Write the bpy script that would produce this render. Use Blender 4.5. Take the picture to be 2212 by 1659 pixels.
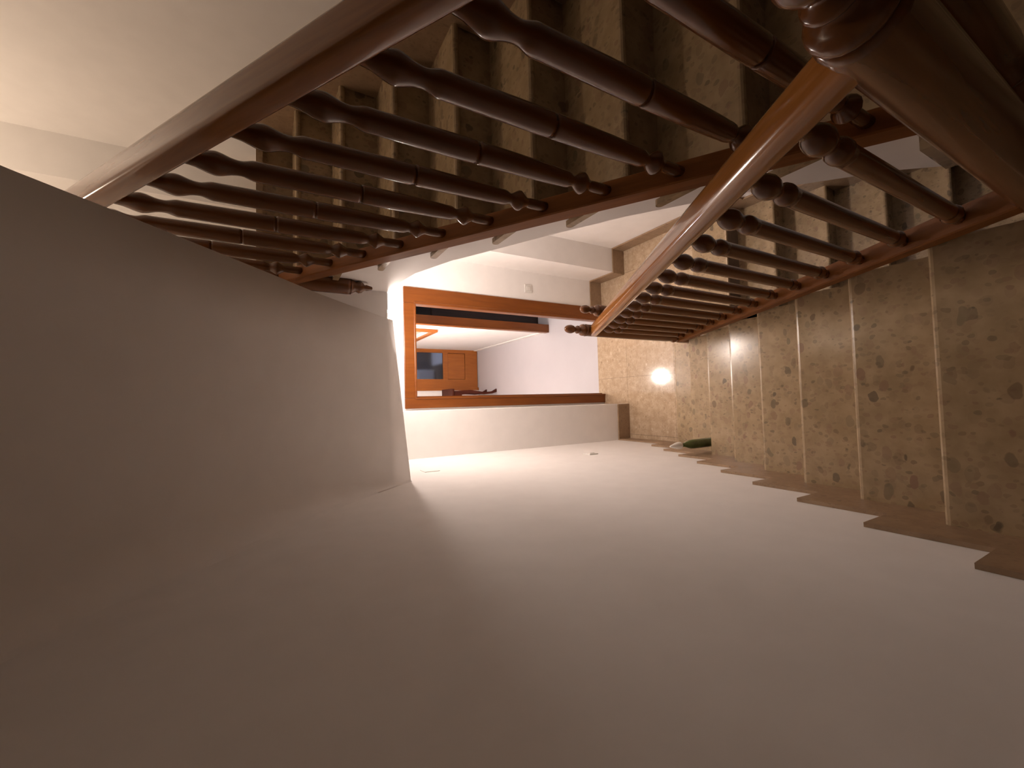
import bpy, bmesh, math, random
from mathutils import Matrix, Vector
random.seed(7)
for o in list(bpy.data.objects): bpy.data.objects.remove(o, do_unlink=True)
S = bpy.context.scene
C = S.collection

# ------------------------------------------------------------------ camera
# the phone was held sideways: image left is up, image right is down
F_PX, PITCH, YAW, ROLL, CAM_Z = 908.573, 0.51816, 0.04532, 0.00386, 3.258
cy, sy, cp, sp = math.cos(YAW), math.sin(YAW), math.cos(PITCH), math.sin(PITCH)
rt = Vector((cy, -sy, 0)); fw = Vector((sy*cp, cy*cp, -sp)); dn = Vector((-sy*sp, -cy*sp, -cp))
r2 = rt*math.cos(ROLL) + dn*math.sin(ROLL); d2 = dn*math.cos(ROLL) - rt*math.sin(ROLL)
cd = bpy.data.cameras.new('camera'); cam = bpy.data.objects.new('camera', cd); C.objects.link(cam)
cd.sensor_fit = 'HORIZONTAL'; cd.sensor_width = 36.0; cd.lens = F_PX*36.0/2212.0
cd.clip_start = 0.02; cd.clip_end = 60
m = Matrix(((d2.x, r2.x, -fw.x, 0), (d2.y, r2.y, -fw.y, 0), (d2.z, r2.z, -fw.z, CAM_Z), (0, 0, 0, 1)))
cam.matrix_world = m
S.camera = cam

# ------------------------------------------------------------------ world, exposure
w = bpy.data.worlds.new('world'); S.world = w; w.use_nodes = True
w.node_tree.nodes['Background'].inputs[0].default_value = (1.0, 0.75, 0.45, 1)
w.node_tree.nodes['Background'].inputs[1].default_value = 0.0
S.view_settings.view_transform = 'Standard'; S.view_settings.look = 'None'
S.view_settings.gamma = 1.0; S.view_settings.use_curve_mapping = False
S.view_settings.exposure = 0.25

# lamp powers (each lamp is built further down, in lamp())
HALL_LAMP = dict(loc=(0.585, 2.92, 2.622), r=0.12, flat=0.5, watts=66, col=(1.0, 0.85, 0.76))
ROOM_LAMP = dict(loc=(0.324, 4.66, 2.15), r=0.085, flat=1.0, watts=66, col=(1.0, 0.88, 0.81))
UPPER_LAMP = dict(loc=(0.80, 2.72, 5.25), r=0.10, flat=1.0, watts=31, col=(1.0, 0.79, 0.60))

# ------------------------------------------------------------------ materials
def mat(name):
    m = bpy.data.materials.new(name); m.use_nodes = True
    nt = m.node_tree; return m, nt, nt.nodes['Principled BSDF']
def N(nt, t, **k):
    n = nt.nodes.new(t)
    for a, b in k.items(): setattr(n, a, b)
    return n
def L(nt, a, b): nt.links.new(a, b)
def ramp(nt, stops, interp='LINEAR'):
    r = N(nt, 'ShaderNodeValToRGB'); cr = r.color_ramp; cr.interpolation = interp
    while len(cr.elements) > 1: cr.elements.remove(cr.elements[-1])
    cr.elements[0].position = stops[0][0]; cr.elements[0].color = (*stops[0][1], 1)
    for p, c in stops[1:]:
        e = cr.elements.new(p); e.color = (*c, 1)
    return r
def plain(name, col, rough=0.5, metal=0.0, emit=0.0, noise=0.0, bump=0.0, scale=30.0):
    m, nt, b = mat(name)
    b.inputs['Base Color'].default_value = (*col, 1); b.inputs['Roughness'].default_value = rough
    b.inputs['Metallic'].default_value = metal
    if emit:
        b.inputs['Emission Color'].default_value = (*col, 1); b.inputs['Emission Strength'].default_value = emit
    tc = N(nt, 'ShaderNodeTexCoord'); nz = N(nt, 'ShaderNodeTexNoise')
    nz.inputs['Scale'].default_value = scale; nz.inputs['Detail'].default_value = 5
    L(nt, tc.outputs['Object'], nz.inputs['Vector'])
    if noise:
        a = tuple(c*(1-noise) for c in col); z = tuple(min(1, c*(1+noise)) for c in col)
        r = ramp(nt, [(0.3, a), (0.7, z)]); L(nt, nz.outputs['Fac'], r.inputs['Fac']); L(nt, r.outputs['Color'], b.inputs['Base Color'])
    if bump:
        bp = N(nt, 'ShaderNodeBump'); bp.inputs['Strength'].default_value = bump; bp.inputs['Distance'].default_value = 0.01
        L(nt, nz.outputs['Fac'], bp.inputs['Height']); L(nt, bp.outputs['Normal'], b.inputs['Normal'])
    return m
def wood(name, dark, light, rough=0.25, scale=(18, 18, 1.6), coat=0.35, rot=0.0, spec=0.4):
    m, nt, b = mat(name)
    tc = N(nt, 'ShaderNodeTexCoord'); mp = N(nt, 'ShaderNodeMapping'); mp.inputs['Scale'].default_value = scale
    m0 = N(nt, 'ShaderNodeMapping'); m0.inputs['Rotation'].default_value = (rot, 0, 0)
    L(nt, tc.outputs['Object'], m0.inputs['Vector']); L(nt, m0.outputs['Vector'], mp.inputs['Vector'])
    n1 = N(nt, 'ShaderNodeTexNoise'); n1.inputs['Scale'].default_value = 2.2; n1.inputs['Detail'].default_value = 6; n1.inputs['Distortion'].default_value = 0.8
    L(nt, mp.outputs['Vector'], n1.inputs['Vector'])
    r = ramp(nt, [(0.32, dark), (0.68, light)]); L(nt, n1.outputs['Fac'], r.inputs['Fac']); L(nt, r.outputs['Color'], b.inputs['Base Color'])
    b.inputs['Roughness'].default_value = rough
    b.inputs['Specular IOR Level'].default_value = spec
    b.inputs['Coat Weight'].default_value = coat; b.inputs['Coat Roughness'].default_value = 0.07
    bp = N(nt, 'ShaderNodeBump'); bp.inputs['Strength'].default_value = 0.08; bp.inputs['Distance'].default_value = 0.004
    L(nt, n1.outputs['Fac'], bp.inputs['Height']); L(nt, bp.outputs['Normal'], b.inputs['Normal'])
    return m
def terrazzo(name, base1, base2, chips, rough=0.22, amount=0.30, scale=17.0):
    m, nt, b = mat(name)
    g = N(nt, 'ShaderNodeNewGeometry')
    nd = N(nt, 'ShaderNodeTexNoise'); nd.inputs['Scale'].default_value = 14; nd.inputs['Detail'].default_value = 3
    L(nt, g.outputs['Position'], nd.inputs['Vector'])
    sc = N(nt, 'ShaderNodeVectorMath', operation='SCALE'); sc.inputs['Scale'].default_value = 0.035
    L(nt, nd.outputs['Color'], sc.inputs[0])
    ad = N(nt, 'ShaderNodeVectorMath', operation='ADD'); L(nt, g.outputs['Position'], ad.inputs[0]); L(nt, sc.outputs['Vector'], ad.inputs[1])
    nb = N(nt, 'ShaderNodeTexNoise'); nb.inputs['Scale'].default_value = 16; nb.inputs['Detail'].default_value = 6
    L(nt, g.outputs['Position'], nb.inputs['Vector'])
    rb = ramp(nt, [(0.35, base1), (0.65, base2)]); L(nt, nb.outputs['Fac'], rb.inputs['Fac'])
    col = rb.outputs['Color']
    for s, amt, squeeze, k_lo, k_hi in ((scale*1.35, 0.95, (1.0, 1.3, 1.0), 0.06, 0.26), (scale*2.6, 0.8, (1.3, 1.0, 1.0), 0.15, 0.4), (scale, amount, (1.0, 1.6, 1.0), 0.22, 0.62)):
        mp = N(nt, 'ShaderNodeMapping'); mp.inputs['Scale'].default_value = squeeze; mp.inputs['Rotation'].default_value = (0.3, 0.2, 0.5+s)
        L(nt, ad.outputs['Vector'], mp.inputs['Vector'])
        v = N(nt, 'ShaderNodeTexVoronoi'); v.inputs['Scale'].default_value = s; L(nt, mp.outputs['Vector'], v.inputs['Vector'])
        sep = N(nt, 'ShaderNodeSeparateColor'); L(nt, v.outputs['Color'], sep.inputs['Color'])
        # radius of the chip in this cell: random, most cells none
        th = N(nt, 'ShaderNodeMath', operation='SUBTRACT'); L(nt, sep.outputs['Red'], th.inputs[0]); th.inputs[1].default_value = 1.0-amt
        ml = N(nt, 'ShaderNodeMath', operation='MULTIPLY'); L(nt, th.outputs[0], ml.inputs[0]); ml.inputs[1].default_value = 1.9
        mn = N(nt, 'ShaderNodeMath', operation='MINIMUM'); L(nt, ml.outputs[0], mn.inputs[0]); mn.inputs[1].default_value = 0.42
        df = N(nt, 'ShaderNodeMath', operation='SUBTRACT'); L(nt, mn.outputs[0], df.inputs[0]); L(nt, v.outputs['Distance'], df.inputs[1])
        k = N(nt, 'ShaderNodeMath', operation='MULTIPLY'); k.use_clamp = True; L(nt, df.outputs[0], k.inputs[0]); k.inputs[1].default_value = 18
        rc = ramp(nt, [(i/len(chips), c) for i, c in enumerate(chips)], 'CONSTANT'); L(nt, sep.outputs['Green'], rc.inputs['Fac'])
        k2 = N(nt, 'ShaderNodeMath', operation='MULTIPLY'); L(nt, k.outputs[0], k2.inputs[0])
        k3 = N(nt, 'ShaderNodeMath', operation='MULTIPLY_ADD'); L(nt, sep.outputs['Blue'], k3.inputs[0]); k3.inputs[1].default_value = k_hi; k3.inputs[2].default_value = k_lo
        L(nt, k3.outputs[0], k2.inputs[1])
        mx = N(nt, 'ShaderNodeMix', data_type='RGBA'); L(nt, k2.outputs[0], mx.inputs['Factor']); L(nt, col, mx.inputs['A']); L(nt, rc.outputs['Color'], mx.inputs['B'])
        col = mx.outputs['Result']
    L(nt, col, b.inputs['Base Color']); b.inputs['Roughness'].default_value = rough
    b.inputs['Specular IOR Level'].default_value = 0.45
    return m

M = {}
M['paint'] = plain('white_paint', (0.86, 0.825, 0.80), 0.75, noise=0.02, bump=0.12, scale=9)
M['stone'] = terrazzo('tan_terrazzo', (0.315, 0.222, 0.125), (0.395, 0.283, 0.168), [(0.17, 0.115, 0.07), (0.25, 0.15, 0.10), (0.12, 0.095, 0.065), (0.28, 0.18, 0.11), (0.20, 0.155, 0.095)], amount=0.55, scale=15.5)
M['floor_stone'] = terrazzo('floor_terrazzo', (0.42, 0.30, 0.19), (0.52, 0.39, 0.265), [(0.28, 0.19, 0.12), (0.36, 0.25, 0.16), (0.62, 0.50, 0.36), (0.33, 0.22, 0.13)], rough=0.10, scale=24)
M['skirt'] = terrazzo('brown_skirting_stone', (0.29, 0.19, 0.115), (0.35, 0.235, 0.145), [(0.24, 0.155, 0.095), (0.20, 0.13, 0.08)], rough=0.35, scale=24)
M['rail'] = wood('varnished_turned_wood', (0.105, 0.035, 0.008), (0.145, 0.050, 0.012), 0.22, coat=0.2)
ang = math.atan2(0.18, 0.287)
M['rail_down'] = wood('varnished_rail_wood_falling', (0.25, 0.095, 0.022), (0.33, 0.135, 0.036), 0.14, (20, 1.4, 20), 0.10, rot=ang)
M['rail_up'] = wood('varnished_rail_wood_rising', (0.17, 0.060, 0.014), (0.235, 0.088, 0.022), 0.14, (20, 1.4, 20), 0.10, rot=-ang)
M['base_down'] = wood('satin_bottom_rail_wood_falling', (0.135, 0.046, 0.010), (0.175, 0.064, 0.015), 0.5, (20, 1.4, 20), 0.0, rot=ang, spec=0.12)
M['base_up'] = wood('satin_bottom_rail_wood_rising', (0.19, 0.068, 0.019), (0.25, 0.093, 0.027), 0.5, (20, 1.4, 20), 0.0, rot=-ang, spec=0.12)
M['frame'] = wood('orange_door_wood', (0.16, 0.043, 0.006), (0.20, 0.059, 0.0085), 0.38, coat=0.05)
M['brightened_wood'] = wood('brightened_door_wood', (0.30, 0.090, 0.014), (0.37, 0.118, 0.020), 0.4, coat=0.05)  # door wood lightened to put lamplight into the far door; picture frame shares it
M['red_wood'] = wood('dark_red_wood', (0.045, 0.010, 0.006), (0.075, 0.018, 0.009), 0.5, coat=0.0, spec=0.12)
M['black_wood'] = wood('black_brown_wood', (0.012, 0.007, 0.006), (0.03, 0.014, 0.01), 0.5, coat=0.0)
M['white_tile'] = plain('white_floor_tile', (0.53, 0.505, 0.525), 0.22, noise=0.02, scale=3)
M['grout'] = plain('grout', (0.16, 0.11, 0.075), 0.9, noise=0.1)
M['grey_paint'] = plain('blue_grey_paint', (0.72, 0.73, 0.80), 0.8, noise=0.03)
M['plastic'] = plain('white_plastic', (0.75, 0.72, 0.68), 0.35, noise=0.01)
M['steel'] = plain('brushed_steel', (0.55, 0.50, 0.44), 0.3, 1.0, noise=0.05)
M['brass'] = plain('dull_brass', (0.50, 0.33, 0.12), 0.35, 1.0, noise=0.05)
M['green_glass'] = plain('green_bottle_plastic', (0.085, 0.125, 0.042), 0.15, noise=0.35, scale=12)
M['white_cap'] = plain('white_cap_plastic', (0.80, 0.78, 0.74), 0.35, noise=0.01)
M['mount'] = plain('picture_mount', (0.80, 0.78, 0.74), 0.6, noise=0.01)
M['print'] = plain('picture_print', (0.62, 0.42, 0.34), 0.5, noise=0.25, scale=14)
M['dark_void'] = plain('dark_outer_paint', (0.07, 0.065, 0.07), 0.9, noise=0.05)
def glass(name, col, rough=0.05):
    m, nt, b = mat(name)
    b.inputs['Base Color'].default_value = (*col, 1); b.inputs['Roughness'].default_value = rough
    b.inputs['Transmission Weight'].default_value = 1.0; b.inputs['IOR'].default_value = 1.45
    nz = N(nt, 'ShaderNodeTexNoise'); nz.inputs['Scale'].default_value = 6
    bp = N(nt, 'ShaderNodeBump'); bp.inputs['Strength'].default_value = 0.05; L(nt, nz.outputs['Fac'], bp.inputs['Height']); L(nt, bp.outputs['Normal'], b.inputs['Normal'])
    return m
M['pane'] = glass('door_pane', (0.75, 0.78, 0.85), 0.12)

# ------------------------------------------------------------------ builders
def obj(name, bm, material, parent=None, smooth=False, **props):
    me = bpy.data.meshes.new(name); bmesh.ops.recalc_face_normals(bm, faces=bm.faces); bm.to_mesh(me); bm.free()
    if smooth:
        for p in me.polygons: p.use_smooth = len(p.vertices) < 12
    me.materials.append(M[material] if isinstance(material, str) else material)
    o = bpy.data.objects.new(name, me); C.objects.link(o)
    if parent: o.parent = parent
    for k, v in props.items(): o[k] = v
    return o
def empty(name, **props):
    o = bpy.data.objects.new(name, None); C.objects.link(o); o.empty_display_size = 0.1
    for k, v in props.items(): o[k] = v
    return o
def thing(name, label, category, group=None, loc=(0, 0, 0)):
    o = empty(name, label=label, category=category); o.location = loc
    if group: o['group'] = group
    return o
def tag(o, label, category, group=None):
    o['label'] = label; o['category'] = category
    if group: o['group'] = group
    return o
def add_box(bm, a, b, bevel=0.0):
    x0, y0, z0 = a; x1, y1, z1 = b
    vs = [bm.verts.new(p) for p in ((x0,y0,z0),(x1,y0,z0),(x1,y1,z0),(x0,y1,z0),(x0,y0,z1),(x1,y0,z1),(x1,y1,z1),(x0,y1,z1))]
    fs = [bm.faces.new([vs[i] for i in f]) for f in ((0,3,2,1),(4,5,6,7),(0,1,5,4),(1,2,6,5),(2,3,7,6),(3,0,4,7))]
    if bevel:
        es = list({e for f in fs for e in f.edges})
        bmesh.ops.bevel(bm, geom=es, offset=bevel, segments=2, affect='EDGES', profile=0.5)
    return bm
def box(a, b, bevel=0.0): return add_box(bmesh.new(), a, b, bevel)
def boxes(*abs_):
    bm = bmesh.new()
    for a, b in abs_: add_box(bm, a, b)
    return bm
def prism_x(pts, x0, x1, bm=None):
    """polygon of (y, z) points extruded along x"""
    bm = bm or bmesh.new(); n = len(pts)
    A = [bm.verts.new((x0, y, z)) for y, z in pts]; B = [bm.verts.new((x1, y, z)) for y, z in pts]
    bm.faces.new(A); bm.faces.new(list(reversed(B)))
    for i in range(n): bm.faces.new([A[i], B[i], B[(i+1) % n], A[(i+1) % n]])
    return bm
def prism_z(pts, z0, z1):
    bm = bmesh.new(); n = len(pts)
    A = [bm.verts.new((x, y, z0)) for x, y in pts]; B = [bm.verts.new((x, y, z1)) for x, y in pts]
    bm.faces.new(A); bm.faces.new(list(reversed(B)))
    for i in range(n): bm.faces.new([A[i], B[i], B[(i+1) % n], A[(i+1) % n]])
    return bm
def lathe(prof, seg=20, bm=None, at=(0, 0, 0)):
    """profile of (radius, z)"""
    bm = bm or bmesh.new(); rings = []
    for r, z in prof:
        if r < 1e-5: rings.append([bm.verts.new((at[0], at[1], at[2]+z))])
        else: rings.append([bm.verts.new((at[0]+r*math.cos(2*math.pi*i/seg), at[1]+r*math.sin(2*math.pi*i/seg), at[2]+z)) for i in range(seg)])
    for a, b in zip(rings, rings[1:]):
        for i in range(seg):
            j = (i+1) % seg
            if len(a) == 1 and len(b) == 1: continue
            if len(a) == 1: bm.faces.new([a[0], b[i], b[j]])
            elif len(b) == 1: bm.faces.new([a[i], a[j], b[0]])
            else: bm.faces.new([a[i], a[j], b[j], b[i]])
    for r, rev in ((rings[0], True), (rings[-1], False)):
        if len(r) > 1: bm.faces.new(list(reversed(r)) if rev else r)
    return bm
def sweep(prof, p0, p1, plumb=True):
    """profile of (side x, up z) swept from p0 to p1; ends cut plumb"""
    bm = bmesh.new(); n = len(prof)
    A = [bm.verts.new((p0[0]+a, p0[1], p0[2]+b)) for a, b in prof]
    B = [bm.verts.new((p1[0]+a, p1[1], p1[2]+b)) for a, b in prof]
    bm.faces.new([bm.verts.new(v.co) for v in A]); bm.faces.new([bm.verts.new(v.co) for v in reversed(B)])
    for i in range(n): bm.faces.new([A[i], B[i], B[(i+1) % n], A[(i+1) % n]])
    return bm
def smooth_profile(pts, sub=4):
    """catmull-rom through (r, z) points"""
    out = []
    P = [pts[0]] + list(pts) + [pts[-1]]
    for i in range(1, len(P)-2):
        for k in range(sub):
            t = k/sub; a, b, c, d = P[i-1], P[i], P[i+1], P[i+2]
            v = [0.5*(2*b[q]+(c[q]-a[q])*t+(2*a[q]-5*b[q]+4*c[q]-d[q])*t*t+(3*b[q]-a[q]-3*c[q]+d[q])*t**3) for q in (0, 1)]
            out.append((max(0.0, v[0]), v[1]))
    out.append(pts[-1]); return out

# ------------------------------------------------------------------ key dimensions
G, R = 0.287, 0.18
XL, XR = -0.436, 1.57               # stairwell walls
LY0 = 2.788                         # descending flight: nosing k at y = LY0 - k G, z = k R
XLE = 0.465                         # its open end
RY0, RZ0 = 0.398, 1.892             # ascending flight: nosing j at y = RY0 + j G, z = RZ0 + j R
XRE, XRF = 0.680, 0.700             # ends of its treads / face of its slab
BY0 = 2.08                          # basement flight: nosing j at y = BY0 - j G, z = -j R
LAND = 1.712
def zl(y): return (LY0-y)*R/G
def zr(y): return RZ0+(y-RY0)*R/G
ST = dict(kind='structure')

# ------------------------------------------------------------------ setting: walls, ceilings, floors
obj('wall_left', box((XL-0.12, -1.3, -2.2), (XL, 3.25, 6.6)), 'paint', **ST)
obj('wall_right', box((XR, -1.3, -2.2), (XR+0.12, 3.25, 6.6)), 'paint', **ST)
obj('wall_front', box((XL-0.12, 3.25, -0.3), (-0.065, 3.62, 6.6)), 'paint', **ST)
obj('wall_front', box((1.32, 3.25, -2.2), (XR+0.12, 3.62, 6.6)), 'paint', **ST)
DX0, DX1, DZ = 0.035, 0.885, 2.173   # door opening
obj('wall_front', boxes(((XL-0.12, 3.62, -0.3), (DX0, 3.685, 3.3)), ((DX1, 3.62, -0.3), (XR+0.12, 3.685, 3.3)), ((DX0, 3.62, DZ), (DX1, 3.685, 3.3)), ((XL-0.12, 3.62, 3.3), (XR+0.12, 3.685, 6.6))), 'paint', **ST)
obj('wall_back', box((XL-0.12, -1.42, -2.2), (XR+0.12, -1.3, 6.6)), 'black_wood', **ST)   # unseen end wall behind the camera, made dark to cut bounce light on risers

# curved plaster underside of the flight overhead, from the ceiling of the lower hall up towards the camera
prof_l = [(2.341, 2.587), (2.262, 2.71), (2.166, 2.840), (2.02, 3.017), (1.859, 3.178), (1.69, 3.335), (1.524, 3.475), (1.337, 3.618), (1.212, 3.714), (0.7, 4.075), (0.1, 4.44), (-0.6, 4.82)]
prof_r = [(2.335, 2.676), (2.272, 2.732), (2.190, 2.808), (2.04, 2.953), (1.864, 3.106), (1.69, 3.240), (1.50, 3.393), (1.31, 3.545), (1.150, 3.680), (0.7, 4.03), (0.1, 4.42), (-0.6, 4.80)]
bm = bmesh.new(); rows = []
xs_ = [XL + d for d in (0.0, 0.004, 0.012, 0.024, 0.04, 0.06, 0.085, 0.115, 0.15)] + [XL+0.30, XL+0.5, XL+0.7, 0.462]
for x in xs_:
    t = (x-XL)/(0.462-XL); lo = []
    for i, (a, b) in enumerate(zip(prof_l, prof_r)):
        r = 0.012 + 0.125*min(1.0, i/5.0); d = min(x-XL, r)       # plaster cove, fading out towards the lower edge
        drop = r - math.sqrt(max(0.0, r*r-(r-d)**2))
        lo.append(bm.verts.new((x, a[0]*(1-t)+b[0]*t - drop*0.45, a[1]*(1-t)+b[1]*t - drop*0.55)))
    up = [bm.verts.new((x, y, z)) for y, z in ((-0.6, 5.15), (2.0, 3.52), (2.36, 3.30))]
    rows.append(lo+up)
for a, b in zip(rows, rows[1:]):
    for i in range(len(a)):
        j = (i+1) % len(a); bm.faces.new([a[i], b[i], b[j], a[j]])
bm.faces.new(rows[0]); bm.faces.new(list(reversed(rows[-1])))
vault = obj('ceiling', bm, 'paint', **ST)
for p in vault.data.polygons:
    if abs(p.normal.x) < 0.97 and p.normal.z < -0.01: p.use_smooth = True
obj('ceiling', prism_z([(XL, 2.72), (0.455, 2.72), (0.455, 2.65), (XRF, 2.65), (XRF, 2.745), (XR, 2.745), (XR, 3.25), (1.32, 3.25), (1.32, 3.62), (-0.065, 3.62), (-0.065, 3.25), (XL, 3.25)], 2.628, 3.30), 'paint', **ST)
obj('ceiling', box((XL-0.12, -1.42, 6.6), (XR+0.12, 3.74, 6.7)), 'paint', **ST)
obj('ceiling', box((XL, -1.3, 4.80), (XR, -0.58, 5.15)), 'paint', **ST)
obj('floor', prism_z([(XL, 2.33), (0.462, 2.33), (0.462, 2.66), (XR, 2.66), (XR, 3.25), (1.32, 3.25), (1.32, 3.62), (-0.065, 3.62), (-0.065, 3.25), (XL, 3.25)], 3.30, 3.332), 'stone', **ST)

# ground floor: a bed with terrazzo tiles laid on it
fl = obj('floor', prism_z([(XL, 2.42), (0.47, 2.42), (0.47, BY0+0.012), (XR, BY0+0.012), (XR, 3.25), (1.32, 3.25), (1.32, 3.70), (-0.065, 3.70), (-0.065, 3.25), (XL, 3.25)], -0.26, -0.012), 'grout', **ST)
xs = [XL, -0.382, 0.217, 0.816, 1.32, XR]; ys = [BY0, 2.65, 3.25, 3.70]
for yi in range(3):
    for xi in range(5):
        x0, x1, y0, y1 = xs[xi], xs[xi+1], ys[yi], ys[yi+1]
        if yi == 0 and x1 <= 0.47: y0 = 2.44
        if yi == 2:
            if xi == 4: continue
            x0 = max(x0, -0.065)
            if x1 <= x0: continue
        j = 0.0012
        if yi == 0 and xi == 2:
            b_ = prism_z([(x0+j, 2.44), (0.47, 2.44), (0.47, y0+j), (x1-j, y0+j), (x1-j, y1-j), (x0+j, y1-j)], -0.012, random.uniform(-0.0004, 0.0))
        else: b_ = box((x0+j, y0+j, -0.012), (x1-j, y1-j, random.uniform(-0.0004, 0.0)))
        obj('tile', b_, 'floor_stone', fl)
# half landing at the camera's feet
obj('floor', prism_z([(XL, -1.3), (XR, -1.3), (XR, RY0+0.02), (0.655, RY0+0.02), (0.655, 0.13), (XLE, 0.13), (XLE, -0.075), (XL, -0.075)], LAND-0.20, LAND), 'stone', **ST)
# lower half landing of the basement
obj('floor', box((XL, -1.3, -1.70), (XR, 0.37, -1.44)), 'stone', **ST)

# baseboards of the lower hall
BB = 0.158
obj('baseboard_front', box((XL, 3.236, 0), (-0.065, 3.25, BB), 0.003), 'skirt', **ST)
obj('baseboard_front', box((1.306, 3.236, 0), (XR-0.014, 3.25, BB), 0.003), 'skirt', **ST)
obj('baseboard_front', box((1.03, 3.606, 0), (1.306, 3.62, BB), 0.003), 'skirt', **ST)
obj('baseboard_right', box((1.306, 3.25, 0), (1.32, 3.62, BB), 0.003), 'skirt', **ST)
obj('baseboard_right', box((XR-0.014, BY0-0.12, 0), (XR, 3.25, BB), 0.003), 'skirt', **ST)
obj('baseboard_left', box((XL, LY0-G+0.13, 0), (XL+0.014, 3.236, BB), 0.003), 'skirt', **ST)

# ------------------------------------------------------------------ staircase flights
def nose_profile(yn, yb, z, d, t=0.03):
    """tread section; d = +1 when the nose points to +y; both ends rounded"""
    r = t/2; pts = []
    for k in range(7):
        a = math.pi/2 - math.pi*k/6; pts.append((yn - d*r + d*r*math.cos(a), z - r + r*math.sin(a)))
    for k in range(7):
        a = -math.pi/2 - math.pi*k/6; pts.append((yb + d*r + d*r*math.cos(a), z - r + r*math.sin(a)))
    return pts
def flight(name, label, ks, pos, d, x0, x1, rx1, slab):
    """ks: step indices; pos(k) -> (y, z) of the nosing; d: +1 nose points +y"""
    root = thing(name, label, 'staircase', 'flights of the stairwell')
    for k in ks:
        y, z = pos(k)
        obj('tread', prism_x(nose_profile(y, y - d*(G+0.052), z, d), x0, x1), 'stone', root)
        yr = y - d*0.022
        a, b = sorted((yr, yr - d*0.02))
        obj('riser', box((rx1[0], a, z-R), (rx1[1], b, z-0.03)), 'stone', root)
    if slab: obj('flight_slab', slab, 'paint', root)
    return root
# -- descending flight
posL = lambda k: (LY0-k*G, k*R)
pts = []
for k in range(1, 10):
    y, z = posL(k); yr = y-0.044
    pts += [(yr, z-R if k > 1 else -0.02), (yr, z-0.031)]
pts += [(-0.16, 9*R-0.031), (-0.16, LAND-0.20), (0.05, LAND-0.32), (0.55, 1.02), (1.2, 0.62), (1.9, 0.16), (2.2, -0.02)]
fd = flight('staircase', 'tan terrazzo flight running down from the camera along the big plain wall', range(1, 10), posL, 1, XL+0.001, XLE, (XL+0.001, 0.452), prism_x(pts, XL+0.001, 0.445))
# stepped skirting along the wall
lo, up = [], []
for k in range(0, 10):
    y = LY0-k*G; z = k*R
    if k == 0: lo += [(LY0-G+0.145, 0.0)]
    up_y = y+0.145
    if k > 0: up += [(up_y, z-R+0.165), (up_y, z+0.165)]
    if k > 0: lo += [(y-0.01, z-R-0.001), (y-0.01, z-0.001)]
lo += [(-0.10, 9*R)]; up += [(-0.10, 9*R+0.165)]
pts = lo + list(reversed(up))
obj('skirting', prism_x(pts, XL+0.0005, XL+0.015), 'skirt', fd)
# -- ascending flight
posR = lambda j: (RY0+j*G, RZ0+j*R)
pts = []
for j in range(0, 9):
    y, z = posR(j); yr = y+0.044
    pts += [(yr, z-R+(-0.0)), (yr, z-0.031)]
top = [(2.744, RZ0+8*R-0.031)]
under = [(2.744, 2.622), (2.45, 2.620), (2.2, 2.585), (1.935, 2.487), (1.797, 2.412), (1.454, 2.233), (1.167, 2.069), (0.85, 1.84), (0.53, 1.539), (0.442, 1.42)]
pts = pts + top + under
plate = []
for j in range(0, 9):
    y, z = posR(j); plate += [(y+0.0225, z-R+0.0), (y+0.0225, z-0.031)]
plate = plate + top + under
fu = flight('staircase', 'terrazzo flight climbing away beside the right-hand wall, pale treads and dark risers', range(0, 9), posR, -1, XRE, XR-0.001, (XRF+0.013, XR-0.001), prism_x(pts, XRF+0.010, XR-0.001))
obj('stringer', prism_x(plate, XRF, XRF+0.012), 'paint', fu)
lo, up = [], []
for j in range(0, 9):
    y, z = posR(j)
    up += [(y-0.145, z-R+0.165), (y-0.145, z+0.165)]
    lo += [(y+0.01, z-R-0.001), (y+0.01, z-0.001)]
pts = [(RY0-0.145, LAND)] + lo + [(2.68, posR(8)[1]), (2.68, posR(8)[1]+0.165)] + list(reversed(up))
obj('skirting', prism_x(pts, XR-0.015, XR-0.0005), 'skirt', fu)
# -- basement flight
posB = lambda j: (BY0-j*G, -j*R)
pts = []
for j in range(7, -1, -1):
    y, z = posB(j); yr = y+0.044
    pts += [(yr, z-R), (yr, z-0.031)]
pts += [(2.13, -0.031), (2.13, -0.262), (1.6, -0.62), (0.6, -1.30), (0.1, -1.62)]
fb = flight('staircase', 'terrazzo flight going down to the basement, seen through the lower balusters', range(7, -1, -1), posB, -1, 0.68, XR-0.001, (XRF+0.001, XR-0.001), prism_x(pts, XRF, XR-0.001))
lo, up = [], []
for j in range(7, 0, -1):
    y, z = posB(j)
    up += [(y-0.145, z-R+0.165), (y-0.145, z+0.165)]
    lo += [(y+0.01, z-R-0.001), (y+0.01, z-0.001)]
up += [(BY0-0.145, -R+0.165), (BY0-0.145, 0.158)]; lo += [(BY0+0.01, -R-0.001), (BY0+0.01, -0.001)]
pts = [(posB(7)[0]-0.145, -8*R)] + lo + [(BY0+0.012, 0.158)] + list(reversed(up))
obj('skirting', prism_x(pts, XR-0.015, XR-0.0005), 'skirt', fb)

# ------------------------------------------------------------------ balustrades
def rail_section(hw, hh, p, n=32):
    out = []
    for i in range(n):
        t = 2*math.pi*i/n; c, q = math.cos(t), math.sin(t)
        out.append((hw*math.copysign(abs(c)**p, c), hh*math.copysign(abs(q)**p, q)))
    return out
RAIL = rail_section(0.041, 0.036, 0.7)
RAIL_BOXY = rail_section(0.041, 0.036, 0.42)
BASE = [(-0.035, 0.004), (0.035, 0.004), (0.035, 0.056), (0.031, 0.062), (-0.031, 0.062), (-0.035, 0.056)]
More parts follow.
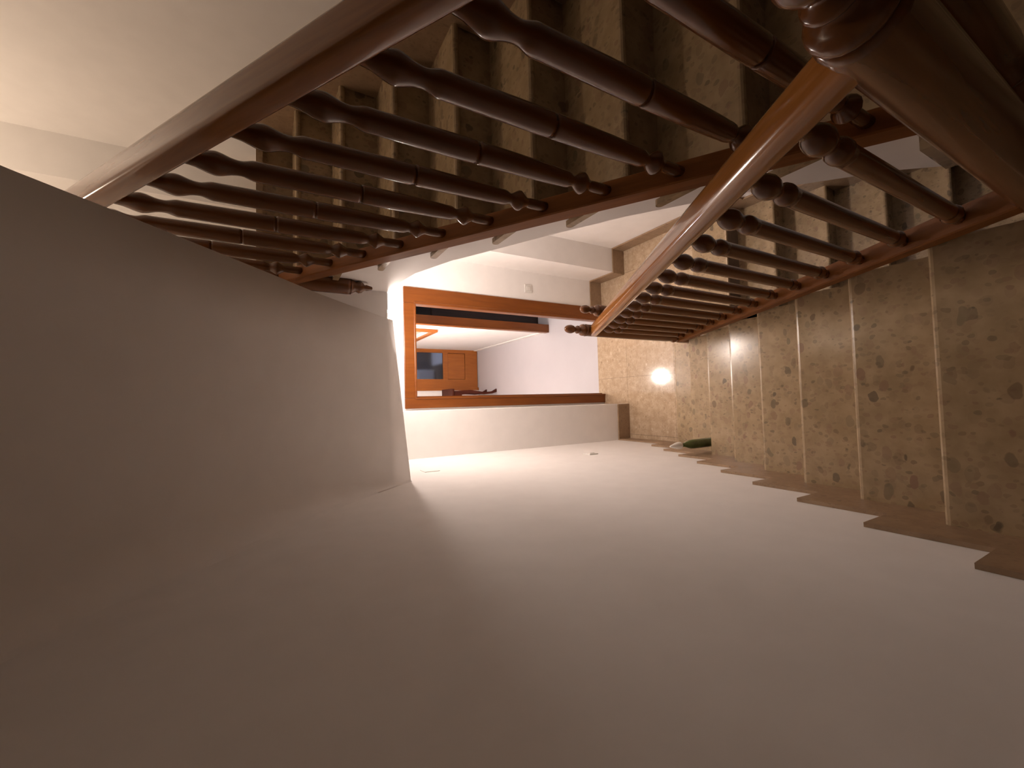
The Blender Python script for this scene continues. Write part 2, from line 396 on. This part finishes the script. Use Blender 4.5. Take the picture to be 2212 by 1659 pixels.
# turned sections, heights as fractions of the baluster (0 = foot, 1 = under the handrail)
TURN_DOWN = [(0.017, 0.0), (0.0175, 0.035), (0.0165, 0.05), (0.023, 0.066), (0.026, 0.078), (0.023, 0.090), (0.0175, 0.104), (0.0215, 0.118), (0.0220, 0.38), (0.0235, 0.60), (0.0238, 0.775),
             (0.0262, 0.797), (0.0270, 0.812), (0.0250, 0.828), (0.0160, 0.846), (0.0165, 0.857), (0.0230, 0.870), (0.0285, 0.892), (0.0285, 0.911), (0.0230, 0.934), (0.0150, 0.952), (0.0140, 0.964), (0.0155, 0.982), (0.0155, 1.0)]
TURN_UP = [(0.0175, 0.0), (0.0170, 0.070), (0.0160, 0.086), (0.0305, 0.111), (0.0320, 0.121), (0.0230, 0.137), (0.0165, 0.152), (0.0225, 0.170), (0.0240, 0.186), (0.0240, 0.20), (0.0258, 0.24), (0.0285, 0.40), (0.0292, 0.489), (0.0262, 0.495), (0.0262, 0.503), (0.0292, 0.509), (0.0288, 0.63), (0.0275, 0.780), (0.0278, 0.805), (0.0255, 0.818),
           (0.0205, 0.836), (0.0200, 0.850), (0.0225, 0.868), (0.0285, 0.888), (0.0310, 0.900), (0.0312, 0.910), (0.0275, 0.928), (0.0195, 0.955), (0.0160, 0.982), (0.0160, 1.0)]
def baluster(root, x, y, z0, z1, turn, shear):
    h = z1-z0; pr = smooth_profile([(r, f*h) for r, f in turn], 2)
    return obj('baluster', lathe(pr, 16, at=(x, y, z0)), 'rail', root, smooth=True)
def newel(root, x, y, z0, z1, r=0.050, drop=0.0, foot=True):
    """square foot block, turned shaft, and a ball finial on a turned neck as a sub-part"""
    s = r/0.05; H = z1-z0-0.17
    bm = bmesh.new()
    f = [(0.050, 0.0), (0.052, 0.01), (0.052, 0.16), (0.048, 0.17), (0.040, 0.185), (0.052, 0.20), (0.055, 0.212), (0.050, 0.226), (0.042, 0.24), (0.0495, 0.30), (0.0505, H*0.6), (0.050, H-0.02), (0.052, H-0.01), (0.046, H)]
    if not foot: f = [(0.048, 0.0)] + f[-5:]; f[1] = (0.050, 0.02)
    p = obj('newel_post', lathe([(a*s, b) for a, b in f], 24, bm, (x, y, z0)), 'rail', root, smooth=True)
    g = [(0.046, 0.0), (0.050, 0.012), (0.046, 0.026), (0.026, 0.036), (0.022, 0.046), (0.034, 0.058), (0.032, 0.066), (0.020, 0.076), (0.020, 0.084), (0.030, 0.098), (0.0355, 0.116), (0.0355, 0.128), (0.030, 0.148), (0.018, 0.163), (0.0, 0.170)]
    obj('finial', lathe([(a*s, b) for a, b in smooth_profile(g, 2)], 20, at=(x, y, z0+H)), 'rail', p, smooth=True)
    if drop:
        q = [(0.0, -drop), (0.010, -drop+0.004), (0.018, -drop+0.035), (0.016, -drop+0.045), (0.034, -drop+0.062), (0.038, -drop+0.078), (0.030, -drop+0.094), (0.046, -drop+0.12), (0.050, 0.0)]
        obj('drop_finial', lathe([(a*s, b) for a, b in q], 20, at=(x, y, z0)), 'rail', p, smooth=True)
    return p
# -- along the descending flight
XB = 0.482
b1 = thing('balustrade', 'brown turned-wood balustrade descending beside the flight to the doorway', 'balustrade', 'wooden stair balustrades')
RAIL_H = 0.955
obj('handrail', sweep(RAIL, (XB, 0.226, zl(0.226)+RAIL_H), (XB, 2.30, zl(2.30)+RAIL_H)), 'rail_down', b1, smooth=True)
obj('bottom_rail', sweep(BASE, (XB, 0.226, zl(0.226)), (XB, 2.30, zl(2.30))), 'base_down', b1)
for i in range(13):
    y = 0.386+0.1505*i
    if y > 2.24: break
    baluster(b1, XB, y, zl(y)+0.05, zl(y)+RAIL_H-0.028, TURN_DOWN, 0)
newel(b1, XB+0.006, 0.228, 1.22, zl(0.228)+1.17, 0.055, drop=0.125, foot=False)
newel(b1, XB+0.005, 2.325, R, 1.50, 0.042)
# -- along the ascending flight
XU, HU = 0.668, 1.006
b2 = thing('balustrade', 'dark turned-wood balustrade climbing across the stairwell above the white slab edge', 'balustrade', 'wooden stair balustrades')
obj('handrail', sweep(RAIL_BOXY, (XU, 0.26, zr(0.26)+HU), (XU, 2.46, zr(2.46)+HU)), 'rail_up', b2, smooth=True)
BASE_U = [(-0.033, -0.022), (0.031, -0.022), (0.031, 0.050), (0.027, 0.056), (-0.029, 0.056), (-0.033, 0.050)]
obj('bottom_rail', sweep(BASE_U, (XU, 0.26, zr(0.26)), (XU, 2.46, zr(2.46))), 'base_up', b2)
for i in range(12):
    y = 0.442+0.1852*i
    if y > 2.40: break
    baluster(b2, XU, y, zr(y)+0.046, zr(y)+HU-0.028, TURN_UP, 0)
newel(b2, XU+0.002, 0.228, LAND, zr(0.228)+1.22, 0.046)
newel(b2, XU, 2.485, 2.873, 4.50, 0.047, drop=0.122, foot=False)
# -- short level balustrade between the flights on the ground floor
b3 = thing('balustrade', 'short level wooden balustrade closing the stairwell gap at floor level', 'balustrade', 'wooden stair balustrades')
newel(b3, 0.648, 2.36, 0.0, 1.33, 0.042)
hr = obj('handrail', sweep(RAIL, (0.0, 0.0, 0.0), (0.0, 0.14, 0.0)), 'rail', b3, smooth=True)
hr.location = (0.645, 2.345, 0.98); hr.rotation_euler = (0, 0, math.radians(90))
obj('bottom_rail', box((0.505, 2.315, 0.06), (0.64, 2.375, 0.11), 0.004), 'rail', b3)
for x in (0.548, 0.598): baluster(b3, x, 2.345, 0.10, 0.955, TURN_DOWN, 0)

# ------------------------------------------------------------------ doorway at the foot of the stairs
d1 = empty('door_1', **ST)
yf = 3.62
def casing(bm, x0, x1, z0, z1):   # moulded board: flat face with a raised inner bead
    add_box(bm, (x0, yf-0.022, z0), (x1, yf, z1), 0.004)
obj('casing', box((DX0-0.082, yf-0.022, 0), (DX0+0.005, yf, DZ+0.092), 0.004), 'frame', d1)
obj('casing', box((DX1-0.005, yf-0.022, 0), (DX1+0.135, yf, DZ+0.092), 0.004), 'frame', d1)
obj('casing', box((DX0+0.005, yf-0.021, DZ-0.005), (DX1-0.005, yf, DZ+0.092), 0.004), 'frame', d1)
obj('bead', box((DX0-0.004, yf-0.030, 0), (DX0+0.014, yf-0.012, DZ+0.004), 0.006), 'frame', d1)
obj('bead', box((DX1-0.014, yf-0.030, 0), (DX1+0.012, yf-0.012, DZ+0.004), 0.006), 'frame', d1)
obj('bead', box((DX0+0.014, yf-0.030, DZ-0.014), (DX1-0.014, yf-0.012, DZ+0.006), 0.006), 'frame', d1)
obj('jamb', box((DX0-0.0, yf-0.004, 0), (DX0+0.012, 3.69, DZ)), 'frame', d1)
obj('jamb', box((DX1-0.012, yf-0.004, 0), (DX1, 3.69, DZ)), 'frame', d1)
obj('jamb', box((DX0+0.012, yf-0.004, DZ-0.012), (DX1-0.012, 3.69, DZ)), 'frame', d1)
obj('stop', box((DX0+0.012, yf+0.030, 0), (DX0+0.024, yf+0.055, DZ-0.012)), 'frame', d1)
for z in (0.35, 1.10, 1.88): obj('hinge', box((DX0+0.011, yf+0.056, z-0.05), (DX0+0.015, yf+0.069, z+0.05)), 'brass', d1)

# ------------------------------------------------------------------ corridor beyond the doorway
CXL, CXR, CYE = -0.28, 0.925, 6.95
obj('floor', box((CXL-0.1, 3.70, -0.1), (3.2, 7.1, -0.001)), 'white_tile', **ST)
obj('wall_left', box((CXL-0.1, 3.685, -0.1), (CXL, 7.1, 2.65)), 'paint', **ST)
obj('ceiling', box((CXL-0.1, 3.685, 2.60), (3.2, 7.1, 2.7)), 'paint', **ST)
OY0, OY1, OZ = 3.83, 4.66, 2.10     # dark doorway in the right-hand wall
WT = 0.085
obj('wall_right', boxes(((CXR, 3.685, 0), (CXR+WT, OY0-0.03, 2.6)), ((CXR, OY1+0.03, 0), (CXR+WT, 7.1, 2.6)), ((CXR, OY0-0.03, OZ+0.03), (CXR+WT, OY1+0.03, 2.6))), 'paint', **ST)
FX0, FX1, FZ = 0.255, 0.920, 2.05    # far door
obj('wall_front', boxes(((CXL, CYE, 0), (FX0-0.05, CYE+0.12, 2.6)), ((FX0-0.05, CYE, FZ+0.06), (CXR, CYE+0.12, 2.6))), 'paint', **ST)
obj('baseboard_right', box((CXR-0.012, OY1+0.10, 0), (CXR, CYE, 0.075), 0.002), 'paint', **ST)
# dark side room
d3 = empty('door_3', **ST)
obj('jamb', box((CXR-0.002, OY1, 0), (CXR+WT+0.003, OY1+0.035, OZ)), 'frame', d3)
obj('jamb', box((CXR-0.002, OY0-0.035, 0), (CXR+WT+0.003, OY0, OZ)), 'frame', d3)
obj('jamb', box((CXR-0.002, OY0, OZ), (CXR+WT+0.003, OY1, OZ+0.035)), 'frame', d3)
obj('casing', box((CXR-0.018, OY1+0.0, 0), (CXR-0.002, OY1+0.085, OZ+0.085), 0.003), 'frame', d3)
obj('casing', box((CXR-0.018, OY0-0.08, 0), (CXR-0.002, OY0, OZ+0.085), 0.003), 'frame', d3)
obj('casing', box((CXR-0.017, OY0, OZ), (CXR-0.002, OY1, OZ+0.085), 0.003), 'frame', d3)
obj('wall_right', box((3.1, 3.685, 0), (3.2, 7.1, 2.6)), 'grey_paint', **ST)
obj('wall_front', box((CXR+WT, 5.55, 0), (3.1, 5.67, 2.6)), 'grey_paint', **ST)
obj('wall_back', box((CXR+WT, 3.69, 0), (3.2, 3.75, 2.6)), 'grey_paint', **ST)
wd = thing('wardrobe', 'tall black-brown wardrobe standing in the unlit room right of the corridor', 'wardrobe')
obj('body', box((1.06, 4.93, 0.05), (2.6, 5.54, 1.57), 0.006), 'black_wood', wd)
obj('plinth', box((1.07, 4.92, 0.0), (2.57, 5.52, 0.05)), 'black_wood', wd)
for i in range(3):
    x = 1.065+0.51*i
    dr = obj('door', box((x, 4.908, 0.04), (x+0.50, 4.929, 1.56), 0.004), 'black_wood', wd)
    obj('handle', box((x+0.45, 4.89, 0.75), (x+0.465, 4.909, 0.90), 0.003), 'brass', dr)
# far door
d2 = empty('door_2', **ST)
yd = CYE
obj('frame', boxes(((FX0-0.05, yd-0.02, 0), (FX0, yd+0.06, FZ+0.06)), ((FX0, yd-0.02, FZ), (FX1, yd+0.06, FZ+0.06))), 'brightened_wood', d2)
gx0, gx1, gz0, gz1 = 0.40, 0.865, 0.665, 1.90
obj('leaf', boxes(((FX0, yd, 0.012), (gx0, yd+0.04, FZ)), ((gx1, yd, 0.012), (CXR-0.001, yd+0.04, FZ)), ((gx0, yd, 0.012), (gx1, yd+0.04, 0.25)), ((gx0, yd, 0.58), (gx1, yd+0.04, gz0)), ((gx0, yd, gz1), (gx1, yd+0.04, FZ))), 'brightened_wood', d2)
obj('panel', box((gx0+0.005, yd+0.008, 0.255), (gx1-0.005, yd+0.03, 0.575), 0.006), 'brightened_wood', d2)
obj('pane', box((gx0, yd+0.016, gz0), (gx1, yd+0.024, gz1)), 'pane', d2)
bm = bmesh.new()
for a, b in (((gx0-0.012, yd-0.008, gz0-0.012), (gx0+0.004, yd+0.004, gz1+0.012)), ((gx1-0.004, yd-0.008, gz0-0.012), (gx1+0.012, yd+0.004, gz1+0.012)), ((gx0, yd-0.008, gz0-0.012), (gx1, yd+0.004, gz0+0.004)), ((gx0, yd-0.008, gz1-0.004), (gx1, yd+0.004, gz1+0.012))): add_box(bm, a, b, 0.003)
obj('glazing_bead', bm, 'brightened_wood', d2)
# the unlit room behind the far door's glass
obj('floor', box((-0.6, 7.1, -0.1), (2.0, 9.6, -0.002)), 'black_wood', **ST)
rg = tag(obj('light_patch', box((0.86, 8.55, -0.002), (1.45, 9.45, 0.012), 0.004), 'mount'), 'pale sheet added as a patch of light on the floor behind the far door pane', 'light_patch')  # pale sheet added to stand for light on the floor
cb = thing('bright_box', 'low white box added as a bright patch at the end wall behind the far door pane', 'bright_box')  # white box added for a second bright patch in the glass
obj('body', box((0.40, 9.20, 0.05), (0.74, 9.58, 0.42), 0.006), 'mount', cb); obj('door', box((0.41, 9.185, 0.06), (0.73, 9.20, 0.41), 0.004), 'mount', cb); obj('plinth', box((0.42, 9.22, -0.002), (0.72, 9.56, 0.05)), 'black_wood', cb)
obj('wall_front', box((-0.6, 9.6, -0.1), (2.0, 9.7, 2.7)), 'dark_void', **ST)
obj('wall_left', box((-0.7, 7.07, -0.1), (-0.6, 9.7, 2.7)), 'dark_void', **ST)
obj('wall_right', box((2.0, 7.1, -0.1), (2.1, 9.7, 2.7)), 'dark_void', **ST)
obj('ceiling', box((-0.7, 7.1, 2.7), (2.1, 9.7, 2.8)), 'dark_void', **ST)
wn = empty('added_glow_panel', **ST)  # added glowing panel that throws bluish light into the back room
M['added_glow'] = plain('bluish_added_glow', (0.62, 0.70, 1.0), 0.5, emit=5.0)
obj('pane', box((1.995, 8.0, 0.9), (2.0, 9.2, 2.1)), 'added_glow', wn)
obj('frame', boxes(((1.96, 7.94, 0.84), (2.0, 8.0, 2.16)), ((1.96, 9.2, 0.84), (2.0, 9.26, 2.16)), ((1.96, 8.0, 0.84), (2.0, 9.2, 0.9)), ((1.96, 8.0, 2.1), (2.0, 9.2, 2.16)), ((1.965, 8.57, 0.9), (1.994, 8.63, 2.1))), 'frame', wn)
# framed picture on the corridor wall
pc = thing('picture', 'framed picture with white mount hung high on the corridor wall', 'picture')
PY0, PY1, PZ0, PZ1 = 5.06, 6.22, 1.43, 2.20
xw = CXR-0.0005
bm = bmesh.new(); fwid = 0.06
for a, b in (((xw-0.035, PY0, PZ0), (xw, PY0+fwid, PZ1)), ((xw-0.035, PY1-fwid, PZ0), (xw, PY1, PZ1)), ((xw-0.034, PY0+fwid, PZ0), (xw, PY1-fwid, PZ0+fwid)), ((xw-0.034, PY0+fwid, PZ1-fwid), (xw, PY1-fwid, PZ1))): add_box(bm, a, b, 0.006)
obj('frame', bm, 'brightened_wood', pc)
obj('mount', box((xw-0.012, PY0+fwid, PZ0+fwid), (xw, PY1-fwid, PZ1-fwid)), 'mount', pc)
obj('print', box((xw-0.014, PY0+0.17, PZ0+0.16), (xw-0.012, PY1-0.17, PZ1-0.16)), 'print', pc)
# console table with bowed legs
tb = thing('console_table', 'dark red wooden console table with curved legs beside the far door', 'table')
tx0, tx1, ty0, ty1, th = CXL+0.01, 0.175, 6.22, 6.66, 0.80
obj('top', box((tx0, ty0-0.02, th-0.035), (tx1+0.035, ty1+0.02, th), 0.008), 'red_wood', tb)
obj('apron', boxes(((tx0, ty0, th-0.17), (tx1-0.01, ty0+0.02, th-0.035)), ((tx0, ty1-0.02, th-0.17), (tx1-0.01, ty1, th-0.035)), ((tx1-0.03, ty0+0.02, th-0.17), (tx1-0.01, ty1-0.02, th-0.035))), 'red_wood', tb)
dw = obj('drawer', box((tx1-0.010, ty0+0.06, th-0.15), (tx1+0.002, ty1-0.06, th-0.05), 0.003), 'red_wood', tb)
obj('knob', box((tx1+0.002, (ty0+ty1)/2-0.012, th-0.112), (tx1+0.022, (ty0+ty1)/2+0.012, th-0.088), 0.005), 'brass', dw)
def leg(cx, cyy, out):
    path = [(0.0, th-0.035, 0.030), (0.012, th-0.20, 0.034), (0.020, th-0.32, 0.030), (0.006, th-0.48, 0.022), (-0.006, 0.22, 0.018), (0.006, 0.08, 0.018), (0.030, 0.02, 0.024), (0.040, 0.0, 0.026)]
    bm = bmesh.new(); rings = []
    for dx, z, r in path:
        rings.append([bm.verts.new((cx+out*dx+r*sx, cyy+r*sy_, z)) for sx, sy_ in ((-1,-1),(1,-1),(1,1),(-1,1))])
    for a, b in zip(rings, rings[1:]):
        for i in range(4): bm.faces.new([a[i], a[(i+1)%4], b[(i+1)%4], b[i]])
    bm.faces.new(rings[0]); bm.faces.new(list(reversed(rings[-1])))
    return bm
for lx, ly, o_ in ((tx0+0.045, ty0+0.035, 0), (tx0+0.045, ty1-0.035, 0), (tx1-0.035, ty0+0.035, 1), (tx1-0.035, ty1-0.035, 1)):
    obj('leg', leg(lx, ly, o_), 'red_wood', tb)

# ------------------------------------------------------------------ small things in the stairwell
bt = thing('bottle', 'green bottle with a white conical cap standing on a lower step by the wall', 'bottle', loc=(-0.352, 2.035, 2*R))
bp_ = [(0.0, 0.0), (0.028, 0.0), (0.033, 0.004), (0.034, 0.010), (0.034, 0.012), (0.034, 0.215), (0.034, 0.225), (0.0315, 0.26), (0.021, 0.300), (0.014, 0.325), (0.012, 0.372), (0.0, 0.372)]
obj('body', lathe(bp_, 20), 'green_glass', bt, smooth=True)
obj('cap', lathe([(0.0, 0.366), (0.025, 0.366), (0.026, 0.372), (0.024, 0.40), (0.013, 0.445), (0.006, 0.470), (0.0, 0.472)], 16), 'white_cap', bt, smooth=True)
def switch(name, label, a, b, axis):
    t = thing(name, label, 'switch')
    obj('plate', box(a, b, 0.003), 'plastic', t)
    c = [(p+q)/2 for p, q in zip(a, b)]
    if axis == 'x': obj('rocker', box((b[0]-0.001, c[1]-0.022, c[2]-0.022), (b[0]+0.004, c[1]+0.022, c[2]+0.022), 0.002), 'plastic', t)
    else: obj('rocker', box((c[0]-0.022, a[1]-0.004, c[2]-0.022), (c[0]+0.022, a[1]+0.001, c[2]+0.022), 0.002), 'plastic', t)
switch('light_switch', 'white light switch on the big left wall just above the stair foot', (XL, 2.545, 1.045), (XL+0.008, 2.63, 1.13), 'x')
switch('light_switch', 'white light switch on the wall to the right of the door frame', (1.10, 3.612, 0.93), (1.185, 3.62, 1.015), 'y')
jb = obj('junction_box_cover', box((XL, 2.58, 2.33), (XL+0.004, 2.68, 2.43), 0.0015), 'paint'); tag(jb, 'white painted junction box cover high on the left wall below the soffit', 'cover')

# ------------------------------------------------------------------ lamps
def lamp(spec, label, ceil_z):
    x, y, z = spec['loc']; r = spec['r']; c = r*spec['flat']
    t = thing('ceiling_lamp', label, 'lamp', loc=(x, y, z))
    e = math.sqrt(max(1e-6, 1-(c/r)**2))
    area = 2*math.pi*r*r + math.pi*c*c/e*math.log((1+e)/(1-e)) if e > 0.01 else 4*math.pi*r*r
    m, nt, b = mat('lamp_glow'); nt.nodes.remove(b); em = N(nt, 'ShaderNodeEmission')
    em.inputs['Color'].default_value = (*spec['col'], 1); em.inputs['Strength'].default_value = spec['watts']/(math.pi*area)
    L(nt, em.outputs[0], nt.nodes['Material Output'].inputs['Surface'])
    bm = bmesh.new(); bmesh.ops.create_icosphere(bm, subdivisions=2, radius=r)
    bmesh.ops.scale(bm, vec=(1, 1, spec['flat']), verts=bm.verts)
    obj('globe', bm, m, t, smooth=True)
    h = ceil_z-z
    if h > 0.2: obj('cord', lathe([(0.03, c*0.9), (0.03, c+0.03), (0.006, c+0.05), (0.004, c+0.06), (0.004, h-0.03), (0.04, h-0.02), (0.045, h)], 12), 'plastic', t)
    elif h > c*0.8: obj('fitting', lathe([(r*0.45, c*0.9), (r*0.5, h-0.012), (r*0.8, h-0.006), (r*0.8, h)], 16), 'plastic', t)
lamp(HALL_LAMP, 'flat dome lamp on the ceiling above the foot of the stairs', 2.628)
lamp(ROOM_LAMP, 'globe lamp hanging on a cord in the corridor beyond the doorway', 2.60)
lamp(UPPER_LAMP, 'globe lamp under the top ceiling above the upper landing', 6.6)
